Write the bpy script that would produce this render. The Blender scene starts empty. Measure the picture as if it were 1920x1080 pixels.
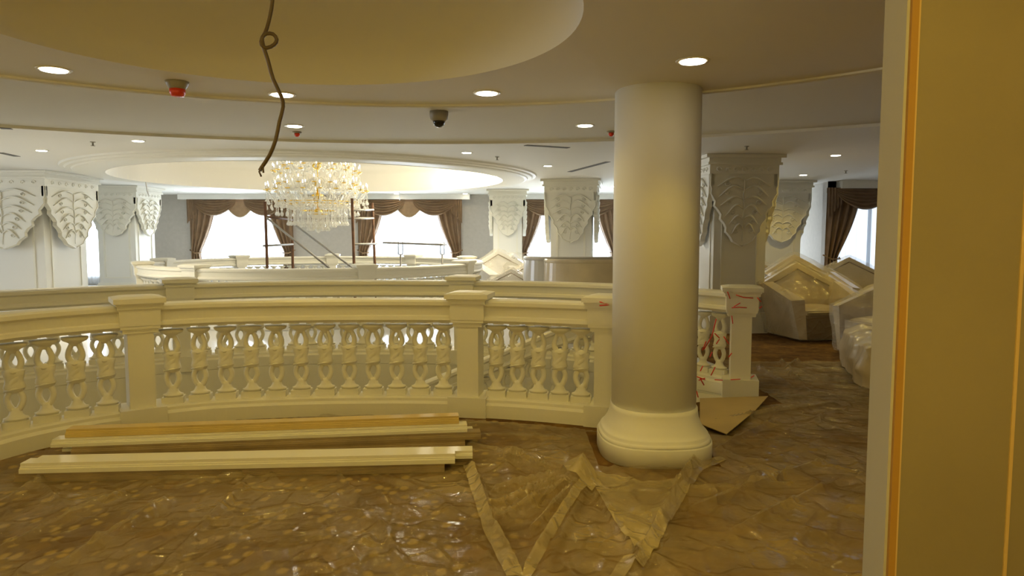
import bpy, bmesh, math, random
from mathutils import Vector, Matrix
from mathutils.geometry import tessellate_polygon
from mathutils import noise
PI = math.pi
C = bpy.context.scene.collection
sc = bpy.context.scene
random.seed(7)

# ------------------------------------------------------------------ camera, world, exposure
EYE = 1.6; FPX = 1300.0; PITCH = math.radians(4.4)
cd = bpy.data.cameras.new('camera'); cam = bpy.data.objects.new('camera', cd); C.objects.link(cam)
cam.location = (0, 0, EYE); cam.rotation_euler = (PI/2 - PITCH, 0, 0)
cd.sensor_width = 36.0; cd.lens = FPX/1920*36; cd.clip_start = .05; cd.clip_end = 200
sc.camera = cam
sc.view_settings.view_transform = 'Standard'; sc.view_settings.look = 'None'
sc.view_settings.gamma = 1.0; sc.view_settings.use_curve_mapping = False
sc.view_settings.exposure = -0.06
W = bpy.data.worlds.new('world'); sc.world = W; W.use_nodes = True
W.node_tree.nodes['Background'].inputs[0].default_value = (.80, .90, 1, 1)
W.node_tree.nodes['Background'].inputs[1].default_value = 2.2
WIN_POWER = 450.0      # daylight per window
LAMP = 20.0            # each downlight of the near ceiling
WARM = (1, .71, .12)
FILL_BULB = 48.0            # added fill bulbs, out of view around the camera

def slope(py):
    v = (540-py)/FPX; c, s = math.cos(PITCH), math.sin(PITCH)
    return (v*c-s)/(c+v*s), 1/(c+v*s)
def atz(px, py, z):            # point of the plane z seen at a pixel of the photograph
    m, k = slope(py); Y = (z-EYE)/m
    return Vector(((px-960)/FPX*k*Y, Y, z))
def aty(px, py, Y):
    m, k = slope(py)
    return Vector(((px-960)/FPX*k*Y, Y, EYE+m*Y))

# ceiling levels
Z1, Z2, Z3 = 2.62, 2.72, 2.86

# ------------------------------------------------------------------ materials
MATS = {}
def mat(name, col, rough=.6, metal=0, bump=0, bscale=20, var=0, vscale=3, coat=0, spec=.5, emit=None, estr=0):
    m = bpy.data.materials.new(name); m.use_nodes = True; nt = m.node_tree
    b = nt.nodes['Principled BSDF']; b.inputs['Base Color'].default_value = (*col, 1)
    b.inputs['Roughness'].default_value = rough; b.inputs['Metallic'].default_value = metal
    b.inputs['Specular IOR Level'].default_value = spec
    b.inputs['Coat Weight'].default_value = coat; b.inputs['Coat Roughness'].default_value = .12
    tc = nt.nodes.new('ShaderNodeTexCoord')
    if var:
        n = nt.nodes.new('ShaderNodeTexNoise'); n.inputs['Scale'].default_value = vscale; n.inputs['Detail'].default_value = 5
        r = nt.nodes.new('ShaderNodeMapRange'); r.inputs[1].default_value = .3; r.inputs[2].default_value = .7
        r.inputs[3].default_value = 1-var; r.inputs[4].default_value = 1+var*.5
        x = nt.nodes.new('ShaderNodeMix'); x.data_type = 'RGBA'; x.blend_type = 'MULTIPLY'; x.inputs[0].default_value = 1
        x.inputs[6].default_value = (*col, 1)
        nt.links.new(tc.outputs['Object'], n.inputs['Vector']); nt.links.new(n.outputs[0], r.inputs[0])
        nt.links.new(r.outputs[0], x.inputs[7]); nt.links.new(x.outputs[2], b.inputs['Base Color'])
    if bump:
        n = nt.nodes.new('ShaderNodeTexNoise'); n.inputs['Scale'].default_value = bscale; n.inputs['Detail'].default_value = 4
        bp = nt.nodes.new('ShaderNodeBump'); bp.inputs['Strength'].default_value = bump; bp.inputs['Distance'].default_value = .03
        nt.links.new(tc.outputs['Object'], n.inputs['Vector']); nt.links.new(n.outputs[0], bp.inputs['Height'])
        nt.links.new(bp.outputs[0], b.inputs['Normal'])
    if emit:
        b.inputs['Emission Color'].default_value = (*emit, 1); b.inputs['Emission Strength'].default_value = estr
    MATS[name] = m
    return m

plaster = mat('cream_plaster', (.80, .78, .71), .7, bump=.03, bscale=6)
ceil_m = mat('ceiling_paint', (.78, .75, .67), .8, bump=.02, bscale=3)
stone = mat('white_cast_stone', (.80, .77, .66), .55, bump=.04, bscale=40)
wallp = mat('pale_wallpaper', (.42, .385, .325), .8, var=.06, vscale=9)
hallfl = mat('white_hall_floor', (.72, .72, .71), .22, bump=.02, bscale=3)
stonefl = mat('cream_stair_stone', (.66, .62, .5), .4)
white = mat('white_gloss_paint', (.80, .76, .62), .35)
raw = mat('primed_board_yellow', (.62, .46, .16), .5, var=.12, vscale=4)
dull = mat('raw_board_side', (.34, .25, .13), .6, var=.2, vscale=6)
kraft = mat('brown_protective_board', (.205, .16, .080), .6, var=.10, vscale=2.5, bump=.03, bscale=60, coat=.1)
dooredge = mat('cream_door_edge', (.35, .32, .255), .95, spec=.08)
krafte = mat('orange_brown_board_edge', (.30, .155, .02), .6)
krafts = mat('pale_brown_strip', (.46, .31, .11), .4)
gold = mat('gold', (.9, .62, .12), .2, metal=1)
drape_m = mat('brown_gold_drape', (.22, .135, .068), .55, var=.18, vscale=5)
drape2 = mat('tan_tail', (.28, .175, .085), .6, var=.15, vscale=10)
fringe = mat('pale_fringe', (.5, .40, .28), .7)
rust = mat('rusty_steel', (.16, .075, .035), .7, metal=.3, var=.4, vscale=8)
greyst = mat('grey_steel', (.33, .31, .28), .5, metal=.3)
wire_m = mat('brown_cable', (.10, .065, .03), .5)
red = mat('red_plastic', (.75, .05, .01), .35)
redtape = mat('red_tape', (.75, .03, .015), .4)
camgrey = mat('grey_camera_housing', (.32, .29, .22), .5)
dark = mat('dark_glass', (.015, .012, .01), .1)
slot = mat('dark_slot', (.12, .11, .09), .8)
vinyl = mat('cream_upholstery', (.60, .50, .33), .35, bump=.35, bscale=5, coat=.5, var=.12, vscale=4)
vinylw = mat('white_wrapped_upholstery', (.78, .76, .72), .35, bump=.3, bscale=6, coat=.5)
brownv = mat('brown_front_cloth', (.13, .07, .025), .5, bump=.1, bscale=10)
boothg = mat('grey_booth_back', (.50, .47, .41), .45, bump=.1, bscale=4, coat=.3)
card = mat('cardboard', (.50, .37, .16), .7, var=.1, vscale=3)
lampem = mat('lamp_glow', (1, .95, .85), .5, emit=(1, .92, .74), estr=14)
flame = mat('candle_bulb', (1, .9, .7), .5, emit=(1, .93, .8), estr=10)
rim = mat('lamp_rim', (.75, .70, .58), .4)
dust = mat('lamp_white', (.8, .8, .8), .4)

def film_mat(name, col, alpha, rough=.13, bs=3.0, bst=.45):
    m = bpy.data.materials.new(name); m.use_nodes = True; nt = m.node_tree
    b = nt.nodes['Principled BSDF']; b.inputs['Base Color'].default_value = (*col, 1); b.inputs['Roughness'].default_value = rough
    b.inputs['Specular IOR Level'].default_value = .9
    o = nt.nodes['Material Output']; t = nt.nodes.new('ShaderNodeBsdfTransparent'); x = nt.nodes.new('ShaderNodeMixShader')
    tc = nt.nodes.new('ShaderNodeTexCoord'); n = nt.nodes.new('ShaderNodeTexNoise'); n.inputs['Scale'].default_value = bs
    n.noise_type = 'RIDGED_MULTIFRACTAL'; n.inputs['Detail'].default_value = 5; n.inputs['Distortion'].default_value = .9; n.inputs['Gain'].default_value = 1.6
    bp = nt.nodes.new('ShaderNodeBump'); bp.inputs['Strength'].default_value = bst; bp.inputs['Distance'].default_value = .04
    n2 = nt.nodes.new('ShaderNodeTexNoise'); n2.inputs['Scale'].default_value = 1.6; n2.inputs['Detail'].default_value = 7
    r = nt.nodes.new('ShaderNodeMapRange'); r.inputs[1].default_value = .35; r.inputs[2].default_value = .7
    r.inputs[3].default_value = alpha*.6; r.inputs[4].default_value = min(1, alpha*1.5)
    n.noise_type = 'FBM'; n.inputs['Scale'].default_value = bs*4; ad = None
    for sc_, wt in ((bs*.55, 1.0), (bs*1.7, .55)):       # a network of straight creases, as in crumpled film
        vo = nt.nodes.new('ShaderNodeTexVoronoi'); vo.feature = 'DISTANCE_TO_EDGE'; vo.inputs['Scale'].default_value = sc_
        mr = nt.nodes.new('ShaderNodeMapRange'); mr.inputs[1].default_value = 0; mr.inputs[2].default_value = .10; mr.inputs[3].default_value = wt; mr.inputs[4].default_value = 0
        nt.links.new(tc.outputs['Object'], vo.inputs['Vector']); nt.links.new(vo.outputs[0], mr.inputs[0])
        if ad is None: ad = mr.outputs[0]
        else:
            m2 = nt.nodes.new('ShaderNodeMath'); m2.operation = 'ADD'; nt.links.new(ad, m2.inputs[0]); nt.links.new(mr.outputs[0], m2.inputs[1]); ad = m2.outputs[0]
    m3 = nt.nodes.new('ShaderNodeMath'); m3.operation = 'MULTIPLY_ADD'; m3.inputs[1].default_value = .7; nt.links.new(n.outputs[0], m3.inputs[0]); nt.links.new(ad, m3.inputs[2])
    nt.links.new(tc.outputs['Object'], n.inputs['Vector']); nt.links.new(tc.outputs['Object'], n2.inputs['Vector'])
    nt.links.new(m3.outputs[0], bp.inputs['Height']); nt.links.new(bp.outputs[0], b.inputs['Normal'])
    nt.links.new(n2.outputs[0], r.inputs[0]); nt.links.new(r.outputs[0], x.inputs[0])
    nt.links.new(t.outputs[0], x.inputs[1]); nt.links.new(b.outputs[0], x.inputs[2]); nt.links.new(x.outputs[0], o.inputs[0])
    return m
film = film_mat('clear_floor_film', (.54, .41, .20), .42)
film2 = film_mat('doubled_floor_film', (.68, .55, .28), .45, rough=.2)
wrapf = film_mat('furniture_wrap_film', (.75, .68, .52), .28, rough=.15, bs=3.5)

def carpet_mat():
    m = bpy.data.materials.new('leaf_pattern_carpet'); m.use_nodes = True; nt = m.node_tree; L = nt.links
    b = nt.nodes['Principled BSDF']; b.inputs['Roughness'].default_value = .95; b.inputs['Specular IOR Level'].default_value = .1
    tc = nt.nodes.new('ShaderNodeTexCoord'); mp = nt.nodes.new('ShaderNodeMapping')
    mp.inputs['Scale'].default_value = (27, 20, 1); mp.inputs['Rotation'].default_value = (0, 0, .5)
    dn = nt.nodes.new('ShaderNodeTexNoise'); dn.inputs['Scale'].default_value = 9
    ma = nt.nodes.new('ShaderNodeMix'); ma.data_type = 'RGBA'; ma.inputs[0].default_value = .55
    v = nt.nodes.new('ShaderNodeTexVoronoi'); v.inputs['Scale'].default_value = 1.0; v.feature = 'F1'
    cr = nt.nodes.new('ShaderNodeValToRGB'); e = cr.color_ramp.elements
    e[0].position = .20; e[0].color = (.46, .32, .09, 1); e[1].position = .40; e[1].color = (.135, .072, .03, 1)
    cr2 = nt.nodes.new('ShaderNodeMix'); cr2.data_type = 'RGBA'
    sep = nt.nodes.new('ShaderNodeSeparateColor'); gt = nt.nodes.new('ShaderNodeMath'); gt.operation = 'GREATER_THAN'; gt.inputs[1].default_value = .35
    n3 = nt.nodes.new('ShaderNodeTexNoise'); n3.inputs['Scale'].default_value = 4; n3.inputs['Detail'].default_value = 6
    base = nt.nodes.new('ShaderNodeValToRGB'); be = base.color_ramp.elements
    be[0].position = .35; be[0].color = (.105, .055, .022, 1); be[1].position = .65; be[1].color = (.22, .12, .035, 1)
    L.new(tc.outputs['Object'], mp.inputs[0]); L.new(mp.outputs[0], ma.inputs[6]); L.new(dn.outputs[1], ma.inputs[7]); L.new(tc.outputs['Object'], dn.inputs['Vector'])
    L.new(ma.outputs[2], v.inputs['Vector']); L.new(v.outputs['Distance'], cr.inputs[0])
    L.new(v.outputs['Color'], sep.inputs[0]); L.new(sep.outputs[0], gt.inputs[0])
    L.new(tc.outputs['Object'], n3.inputs['Vector']); L.new(n3.outputs[0], base.inputs[0])
    sx = nt.nodes.new('ShaderNodeSeparateXYZ'); mr = nt.nodes.new('ShaderNodeMapRange'); mr.inputs[1].default_value = -.35; mr.inputs[2].default_value = .25; mr.inputs[3].default_value = 1; mr.inputs[4].default_value = .15
    mu = nt.nodes.new('ShaderNodeMath'); mu.operation = 'MULTIPLY'; L.new(tc.outputs['Object'], sx.inputs[0]); L.new(sx.outputs[0], mr.inputs[0]); L.new(mr.outputs[0], mu.inputs[0]); L.new(gt.outputs[0], mu.inputs[1])
    L.new(mu.outputs[0], cr2.inputs[0]); L.new(base.outputs[0], cr2.inputs[6]); L.new(cr.outputs[0], cr2.inputs[7])
    L.new(cr2.outputs[2], b.inputs['Base Color'])
    return m
carpet = carpet_mat()

def crystal_mat():
    m = bpy.data.materials.new('crystal'); m.use_nodes = True; nt = m.node_tree
    b = nt.nodes['Principled BSDF']; b.inputs['Base Color'].default_value = (.93, .91, .84, 1); b.inputs['Roughness'].default_value = .08
    b.inputs['Specular IOR Level'].default_value = 1
    g = nt.nodes.new('ShaderNodeBsdfTransparent'); x = nt.nodes.new('ShaderNodeMixShader'); x.inputs[0].default_value = .65
    t = nt.nodes.new('ShaderNodeBsdfTranslucent'); t.inputs[0].default_value = (.9, .88, .8, 1); y = nt.nodes.new('ShaderNodeMixShader'); y.inputs[0].default_value = .35
    nt.links.new(g.outputs[0], x.inputs[1]); nt.links.new(b.outputs[0], y.inputs[1]); nt.links.new(t.outputs[0], y.inputs[2]); nt.links.new(y.outputs[0], x.inputs[2])
    nt.links.new(x.outputs[0], nt.nodes['Material Output'].inputs[0]); return m
crystal = crystal_mat()
def sheer_mat():
    m = bpy.data.materials.new('sheer_voile'); m.use_nodes = True; nt = m.node_tree
    d = nt.nodes.new('ShaderNodeBsdfDiffuse'); d.inputs[0].default_value = (.85, .88, .92, 1)
    t = nt.nodes.new('ShaderNodeBsdfTransparent'); tl = nt.nodes.new('ShaderNodeBsdfTranslucent'); tl.inputs[0].default_value = (.86, .9, .95, 1)
    a = nt.nodes.new('ShaderNodeMixShader'); a.inputs[0].default_value = .7; b = nt.nodes.new('ShaderNodeMixShader'); b.inputs[0].default_value = .5
    nt.links.new(d.outputs[0], a.inputs[1]); nt.links.new(tl.outputs[0], a.inputs[2]); nt.links.new(t.outputs[0], b.inputs[1]); nt.links.new(a.outputs[0], b.inputs[2])
    nt.links.new(b.outputs[0], nt.nodes['Material Output'].inputs[0]); return m
sheer = sheer_mat()
def pane_mat():
    m = bpy.data.materials.new('window_glass'); m.use_nodes = True; nt = m.node_tree
    t = nt.nodes.new('ShaderNodeBsdfTransparent'); g = nt.nodes.new('ShaderNodeBsdfGlossy'); g.inputs[1].default_value = .03
    a = nt.nodes.new('ShaderNodeMixShader'); a.inputs[0].default_value = .06
    nt.links.new(t.outputs[0], a.inputs[1]); nt.links.new(g.outputs[0], a.inputs[2]); nt.links.new(a.outputs[0], nt.nodes['Material Output'].inputs[0]); return m
pane = pane_mat()

# ------------------------------------------------------------------ mesh helpers
class MB:
    def __init__(s): s.v = []; s.f = []; s.sm = []
    def add(s, vs, fs, smooth=False):
        k = len(s.v); s.v += [tuple(v) for v in vs]; s.f += [tuple(i+k for i in f) for f in fs]; s.sm += [smooth]*len(fs)
    def box(s, x0, x1, y0, y1, z0, z1, M=None):
        vs = [Vector((x, y, z)) for z in (z0, z1) for x, y in ((x0, y0), (x1, y0), (x1, y1), (x0, y1))]
        if M: vs = [M @ v for v in vs]
        s.add(vs, [(3, 2, 1, 0), (4, 5, 6, 7), (0, 1, 5, 4), (1, 2, 6, 5), (2, 3, 7, 6), (3, 0, 4, 7)])
    def prism(s, poly, d0, d1, axis='z', M=None):       # polygon extruded along an axis
        n = len(poly)
        def mk(a, b, d): return Vector((a, b, d)) if axis == 'z' else (Vector((a, d, b)) if axis == 'y' else Vector((d, a, b)))
        vs = [mk(a, b, d0) for a, b in poly] + [mk(a, b, d1) for a, b in poly]
        if M: vs = [M @ v for v in vs]
        tr = tessellate_polygon([[Vector((a, b, 0)) for a, b in poly]])
        fs = [tuple(t) for t in tr] + [tuple(i+n for i in reversed(t)) for t in tr]
        fs += [(i, (i+1) % n, n+(i+1) % n, n+i) for i in range(n)]
        s.add(vs, fs)
    def tube(s, pts, r, n=8, closed=False, sy=1.0):
        pts = [Vector(p) for p in pts]; m = len(pts); vs = []
        rr = r if isinstance(r, (list, tuple)) else [r]*m
        up = Vector((0, 0, 1)); prev = None
        for i, p in enumerate(pts):
            a = pts[i-1] if (i or closed) else p; b = pts[(i+1) % m] if (i < m-1 or closed) else p
            t = (b-a).normalized()
            if prev is None:
                u = t.cross(up if abs(t.z) < .9 else Vector((1, 0, 0))).normalized()
            else:
                u = (prev - t*prev.dot(t)).normalized()
            prev = u; w = t.cross(u)
            for k in range(n):
                an = 2*PI*k/n; vs.append(p + u*(math.cos(an)*rr[i]) + w*(math.sin(an)*rr[i]*sy))
        fs = []
        for i in range(m if closed else m-1):
            j = (i+1) % m
            for k in range(n):
                l = (k+1) % n; fs.append((i*n+k, i*n+l, j*n+l, j*n+k))
        if not closed: fs += [tuple(reversed(range(n))), tuple((m-1)*n+k for k in range(n))]
        s.add(vs, fs, True)
    def lathe(s, prof, n=24, c=(0, 0, 0), smooth=True, p=2.0, sx=1, sy=1):   # prof (r,z); p: superellipse
        vs = []; m = len(prof)
        for r, z in prof:
            for k in range(n):
                a = 2*PI*k/n; ca, sa = math.cos(a), math.sin(a)
                if p != 2: q = (abs(ca)**p+abs(sa)**p)**(-1/p)
                else: q = 1
                vs.append((c[0]+r*sx*ca*q, c[1]+r*sy*sa*q, c[2]+z))
        fs = [(i*n+k, i*n+(k+1) % n, (i+1)*n+(k+1) % n, (i+1)*n+k) for i in range(m-1) for k in range(n)]
        fs += [tuple(reversed(range(n))), tuple((m-1)*n+k for k in range(n))]
        s.add(vs, fs, smooth)
    def sweep(s, path, prof, closed=False, smooth=False, cap=True):   # prof: closed list of (n, z)
        path = [Vector(p) for p in path]; m = len(path); n = len(prof); vs = []
        for i, p in enumerate(path):
            a = path[i-1] if (i or closed) else p; b = path[(i+1) % m] if (i < m-1 or closed) else p
            t = (b-a); t.z = 0; t.normalize(); nn = Vector((t.y, -t.x, 0))
            for o, z in prof: vs.append(p + nn*o + Vector((0, 0, z)))
        fs = []
        for i in range(m if closed else m-1):
            j = (i+1) % m
            for k in range(n):
                l = (k+1) % n; fs.append((i*n+k, j*n+k, j*n+l, i*n+l))
        if cap and not closed: fs += [tuple(range(n)), tuple((m-1)*n+k for k in reversed(range(n)))]
        s.add(vs, fs, smooth)
    def poly(s, outer, holes=(), z=0, flip=False):
        loops = [[Vector((p[0], p[1], 0)) for p in outer]]+[[Vector((p[0], p[1], 0)) for p in h] for h in holes]
        tr = tessellate_polygon(loops); vs = [Vector((v.x, v.y, z)) for l in loops for v in l]
        fs = []
        for t in tr:
            a, b, c = (vs[i] for i in t); up = (b-a).cross(c-a).z > 0
            fs.append(tuple(t) if up != flip else tuple(reversed(t)))
        s.add(vs, fs)
    def grid(s, nu, nv, fn, smooth=True, thick=0):
        vs = [Vector(fn(i/nu, j/nv)) for j in range(nv+1) for i in range(nu+1)]
        fs = [(j*(nu+1)+i, j*(nu+1)+i+1, (j+1)*(nu+1)+i+1, (j+1)*(nu+1)+i) for j in range(nv) for i in range(nu)]
        s.add(vs, fs, smooth)
    def build(s, name, m, parent=None, **kw):
        me = bpy.data.meshes.new(name); me.from_pydata(s.v, [], s.f); me.materials.append(m)
        me.polygons.foreach_set('use_smooth', s.sm); me.update()
        o = bpy.data.objects.new(name, me); C.objects.link(o)
        if parent: o.parent = parent
        for k, v in kw.items(): o[k] = v
        return o
def fixn(o):
    bm = bmesh.new(); bm.from_mesh(o.data); bmesh.ops.recalc_face_normals(bm, faces=bm.faces); bm.to_mesh(o.data); bm.free(); return o
def thing(name, label, cat, loc=(0, 0, 0), rz=0, group=None):
    o = bpy.data.objects.new(name, None); C.objects.link(o); o.location = loc; o.rotation_euler = (0, 0, rz)
    o.empty_display_size = .1; o['label'] = label; o['category'] = cat
    if group: o['group'] = group
    return o
def tag(o, label, cat, group=None):
    o['label'] = label; o['category'] = cat
    if group: o['group'] = group
    return o
def inst(src, parent, M):
    o = src.copy(); C.objects.link(o); o.parent = parent; o.matrix_parent_inverse = Matrix(); o.matrix_basis = M; return o
def dup(root, loc, rz, label, s=1):
    r = root.copy(); C.objects.link(r); r.location = loc; r.rotation_euler = (0, 0, rz); r.scale = (s, s, s); r['label'] = label
    for ch in list(root.children):
        c = ch.copy(); C.objects.link(c); c.parent = r
        for g in ch.children:
            d = g.copy(); C.objects.link(d); d.parent = c
    return r
def circ(cx, cy, r, n=96, a0=0, a1=2*PI, z=0, end=False):
    return [Vector((cx+r*math.cos(a0+(a1-a0)*i/n), cy+r*math.sin(a0+(a1-a0)*i/n), z)) for i in range(n+(1 if end else 0))]
def spline(pts, step=.08):
    pts = [Vector(p) for p in pts]; out = []
    for i in range(len(pts)-1):
        p0 = pts[max(i-1, 0)]; p1 = pts[i]; p2 = pts[i+1]; p3 = pts[min(i+2, len(pts)-1)]
        n = max(2, int((p2-p1).length/step))
        for k in range(n):
            t = k/n
            out.append(.5*((2*p1)+(-p0+p2)*t+(2*p0-5*p1+4*p2-p3)*t*t+(-p0+3*p1-3*p2+p3)*t**3))
    out.append(pts[-1]); return out
class Path:
    def __init__(s, pts, closed=False):
        s.p = pts; s.c = closed; q = pts+([pts[0]] if closed else [])
        s.q = q; s.d = [0]
        for a, b in zip(q, q[1:]): s.d.append(s.d[-1]+(b-a).length)
        s.L = s.d[-1]
    def at(s, t):
        t = min(max(t, 0), s.L); i = 0
        lo, hi = 0, len(s.d)-1
        while hi-lo > 1:
            mid = (lo+hi)//2
            if s.d[mid] <= t: lo = mid
            else: hi = mid
        a, b = s.q[lo], s.q[lo+1]; u = (t-s.d[lo])/max(1e-6, s.d[lo+1]-s.d[lo])
        return a.lerp(b, u), (b-a).normalized()
    def sub(s, t0, t1, step=.06):
        n = max(2, int((t1-t0)/step)); return [s.at(t0+(t1-t0)*i/n)[0] for i in range(n+1)]
    def near(s, x, y):
        best = min(range(len(s.q)), key=lambda i: (s.q[i].x-x)**2+(s.q[i].y-y)**2); return s.d[best]
    def offset(s, d):
        out = []
        for i in range(len(s.q)):
            t = (s.q[min(i+1, len(s.q)-1)]-s.q[max(i-1, 0)]).normalized(); out.append(s.q[i]+Vector((-t.y, t.x, 0))*d)
        return out

# ------------------------------------------------------------------ plan curves
inner = Path(spline([(-2.9, 1.2, 0), (-3.55, 2.4, 0), (-3.88, 3.7, 0), (-3.80, 4.75, 0), (-3.46, 5.38, 0), (-2.74, 5.92, 0), (-1.9, 6.12, 0), (-1.1, 6.17, 0), (-.45, 6.13, 0), (.18, 6.0, 0), (.86, 5.76, 0)]))
outer = Path(spline([(-6.3, .6, 0), (-6.75, 2.5, 0), (-6.5, 4.7, 0), (-5.5, 6.65, 0), (-4.45, 7.75, 0), (-3.1, 8.5, 0), (-1.6, 8.68, 0), (0, 8.5, 0), (1.05, 8.1, 0), (1.75, 7.5, 0), (2.29, 6.84, 0)]))
AC = Vector((-4.15, 15, 0)); AR = 3.4

# ------------------------------------------------------------------ setting: floor, voids, walls, ceilings
XL, XR, YB, YF = -16.5, 9.5, -2.5, 22.0
void = [p for p in outer.q] + [p for p in reversed(inner.q)]
f = MB(); f.poly([(XL, YB), (XR, YB), (XR, YF), (XL, YF)], [void, circ(AC.x, AC.y, AR-.16)], 0)
# the hall floor; carpet zone lies 2 mm over it near the camera
fl = f.build('floor', hallfl, kind='structure')
f = MB()
cz = [p+Vector((0, 0, 0)) for p in inner.q] + [Vector((.9, 6.0, 0)), Vector((2.3, 6.84, 0)), Vector((2.6, 8.0, 0)), Vector((2.3, 9.6, 0)), Vector((2.8, 13, 0)), Vector((7.2, 15.5, 0)), Vector((XR, 15.5, 0)), Vector((XR, YB, 0)), Vector((-2.9, YB, 0))]
f.poly(cz, [], .003); f.build('floor.001', carpet, kind='structure')
f = MB(); f.poly([(XL, YB), (XR, YB), (XR, YF), (XL, YF)], [], -3.6); f.build('floor.002', hallfl, kind='structure')
f = MB()
f.sweep([Vector((p.x, p.y, 0)) for p in inner.q], [(-.02, -3.6), (.02, -3.6), (.02, -.004), (-.02, -.004)])
f.sweep([Vector((p.x, p.y, 0)) for p in outer.q], [(.0, -3.6), (.148, -3.6), (.148, .001), (.0, .001)])
f.sweep(circ(AC.x, AC.y, AR-.16), [(-.02, -.6), (.02, -.6), (.02, -.004), (-.02, -.004)], closed=True)
f.sweep([inner.q[0], outer.q[0]], [(-.02, -3.6), (.02, -3.6), (.02, -.004), (-.02, -.004)])
f.build('trim_1', stone, kind='structure')

def wall_with_windows(name, x0, x1, y, wins, zb=0, zt=Z3, t=.25):
    w = MB(); wins = sorted(wins); xs = x0
    for a, b, s, h in wins:
        w.box(xs, a, y, y+t, zb, zt); w.box(a, b, y, y+t, zb, s); w.box(a, b, y, y+t, h, zt); xs = b
    w.box(xs, x1, y, y+t, zb, zt); return w.build(name, wallp, kind='structure')
WINS = [(-13.75, 22.0), (-8.5, 22.0), (-3.22, 22.0), (1.80, 22.0), (6.2, 22.0)]
HW = 1.42; ZS, ZH = .28, 2.62
wall_with_windows('wall_far', XL, 8.1, YF, [(x-HW, x+HW, ZS, ZH) for x, y in WINS])
WR = (9.05, 16.6)                                         # the nearer window on the right
wall_with_windows('wall_right', 7.5, 11.0, WR[1], [(WR[0]-HW, WR[0]+HW, ZS, ZH)])
w = MB(); w.prism([(7.5, 16.6), (7.75, 16.6), (8.35, 22.2), (8.1, 22.2)], 0, Z3); w.build('wall_right.001', wallp, kind='structure')
w = MB(); LW = ((7.6, 10.6),); ys = YB
for a, b_ in LW: w.box(XL-.2, XL, ys, a, 0, Z3); w.box(XL-.2, XL, a, b_, 0, .28); w.box(XL-.2, XL, a, b_, 2.62, Z3); ys = b_
w.box(XL-.2, XL, ys, YF+.25, 0, Z3); w.box(XL-.2, XL, YB, YF+.25, -3.6, 0); w.build('wall_left', wallp, kind='structure')
w = MB(); w.box(10.5, 10.7, YB, 16.6, -3.6, Z3); w.build('wall_right.002', wallp, kind='structure')
w = MB(); w.box(XL, 10.5, YB-.2, YB, -3.6, Z3); w.build('wall_back', plaster, kind='structure')
w = MB(); w.box(XL, 10.5, YF+.3, YF+.4, -3.6, -.01); w.build('wall_far.001', plaster, kind='structure')

# ceiling: three levels, each a step up, with the near round recess and the far dome
D1 = (-.60, 1.55, 4.02); D2 = (-.82, .38, 8.12)
RC = (-1.15, 3.35, 1.48)                                  # near round recess
a2 = math.asin((YB-D2[1])/D2[2])
arc2 = circ(D2[0], D2[1], D2[2], 120, PI-a2, a2, end=True)       # from left round the far side to right
c = MB()
c.poly([(XL-.1, YB-.1)]+[(p.x, p.y) for p in arc2]+[(10.6, YB-.1), (10.6, YF+.2), (XL-.1, YF+.2)], [circ(AC.x, AC.y, 3.95, 96)], Z3, flip=True)
c.build('ceiling', ceil_m, kind='structure')
c = MB(); c.poly([(p.x, p.y) for p in arc2], [circ(*D1, 120)], Z2, flip=True)
c.sweep([Vector((p.x, p.y, 0)) for p in arc2], [(0, Z2), (.01, Z2), (.01, Z3), (0, Z3)])
c.build('ceiling.001', ceil_m, kind='structure')
c = MB(); c.poly(circ(*D1, 120), [circ(*RC, 96)], Z1, flip=True)
c.sweep(circ(*D1, 120), [(0, Z1), (.01, Z1), (.01, Z2), (0, Z2)], closed=True)
c.build('ceiling.002', ceil_m, kind='structure')
c = MB(); c.sweep(circ(*D1, 160), [(-.03, Z1-.014), (.005, Z1-.018), (.012, Z1), (-.03, Z1)], closed=True); c.build('trim_2', ceil_m, kind='structure')
c = MB(); c.sweep([Vector((p.x, p.y, 0)) for p in arc2], [(-.03, Z2-.018), (.03, Z2-.03), (.04, Z2), (-.03, Z2)]); c.build('trim_3', ceil_m, kind='structure')
# near recess: a shallow cove
c = MB(); prof = [(RC[2], Z1), (RC[2], Z1+.06), (RC[2]-.05, Z1+.14), (RC[2]-.15, Z1+.21), (RC[2]-.35, Z1+.27), (RC[2]-.7, Z1+.31), (.02, Z1+.33)]
vs = []; n = 96
for r, z in prof: vs += [(RC[0]+r*math.cos(2*PI*k/n), RC[1]+r*math.sin(2*PI*k/n), z) for k in range(n)]
c.add(vs, [(i*n+k, (i+1)*n+k, (i+1)*n+(k+1) % n, i*n+(k+1) % n) for i in range(len(prof)-1) for k in range(n)], True)
c.build('ceiling.003', ceil_m, kind='structure')
# far dome: drum and shallow dome
c = MB(); prof = [(3.95, Z3-.1), (3.95, Z3+.35), (4.02, Z3+.42), (3.9, Z3+.62), (3.3, Z3+.95), (2.2, Z3+1.25), (1.0, Z3+1.38), (.02, Z3+1.42)]
vs = []
for r, z in prof: vs += [(AC.x+r*math.cos(2*PI*k/n), AC.y+r*math.sin(2*PI*k/n), z) for k in range(n)]
c.add(vs, [(i*n+k, (i+1)*n+k, (i+1)*n+(k+1) % n, i*n+(k+1) % n) for i in range(len(prof)-1) for k in range(n)], True)
c.build('ceiling.004', ceil_m, kind='structure')
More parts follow.
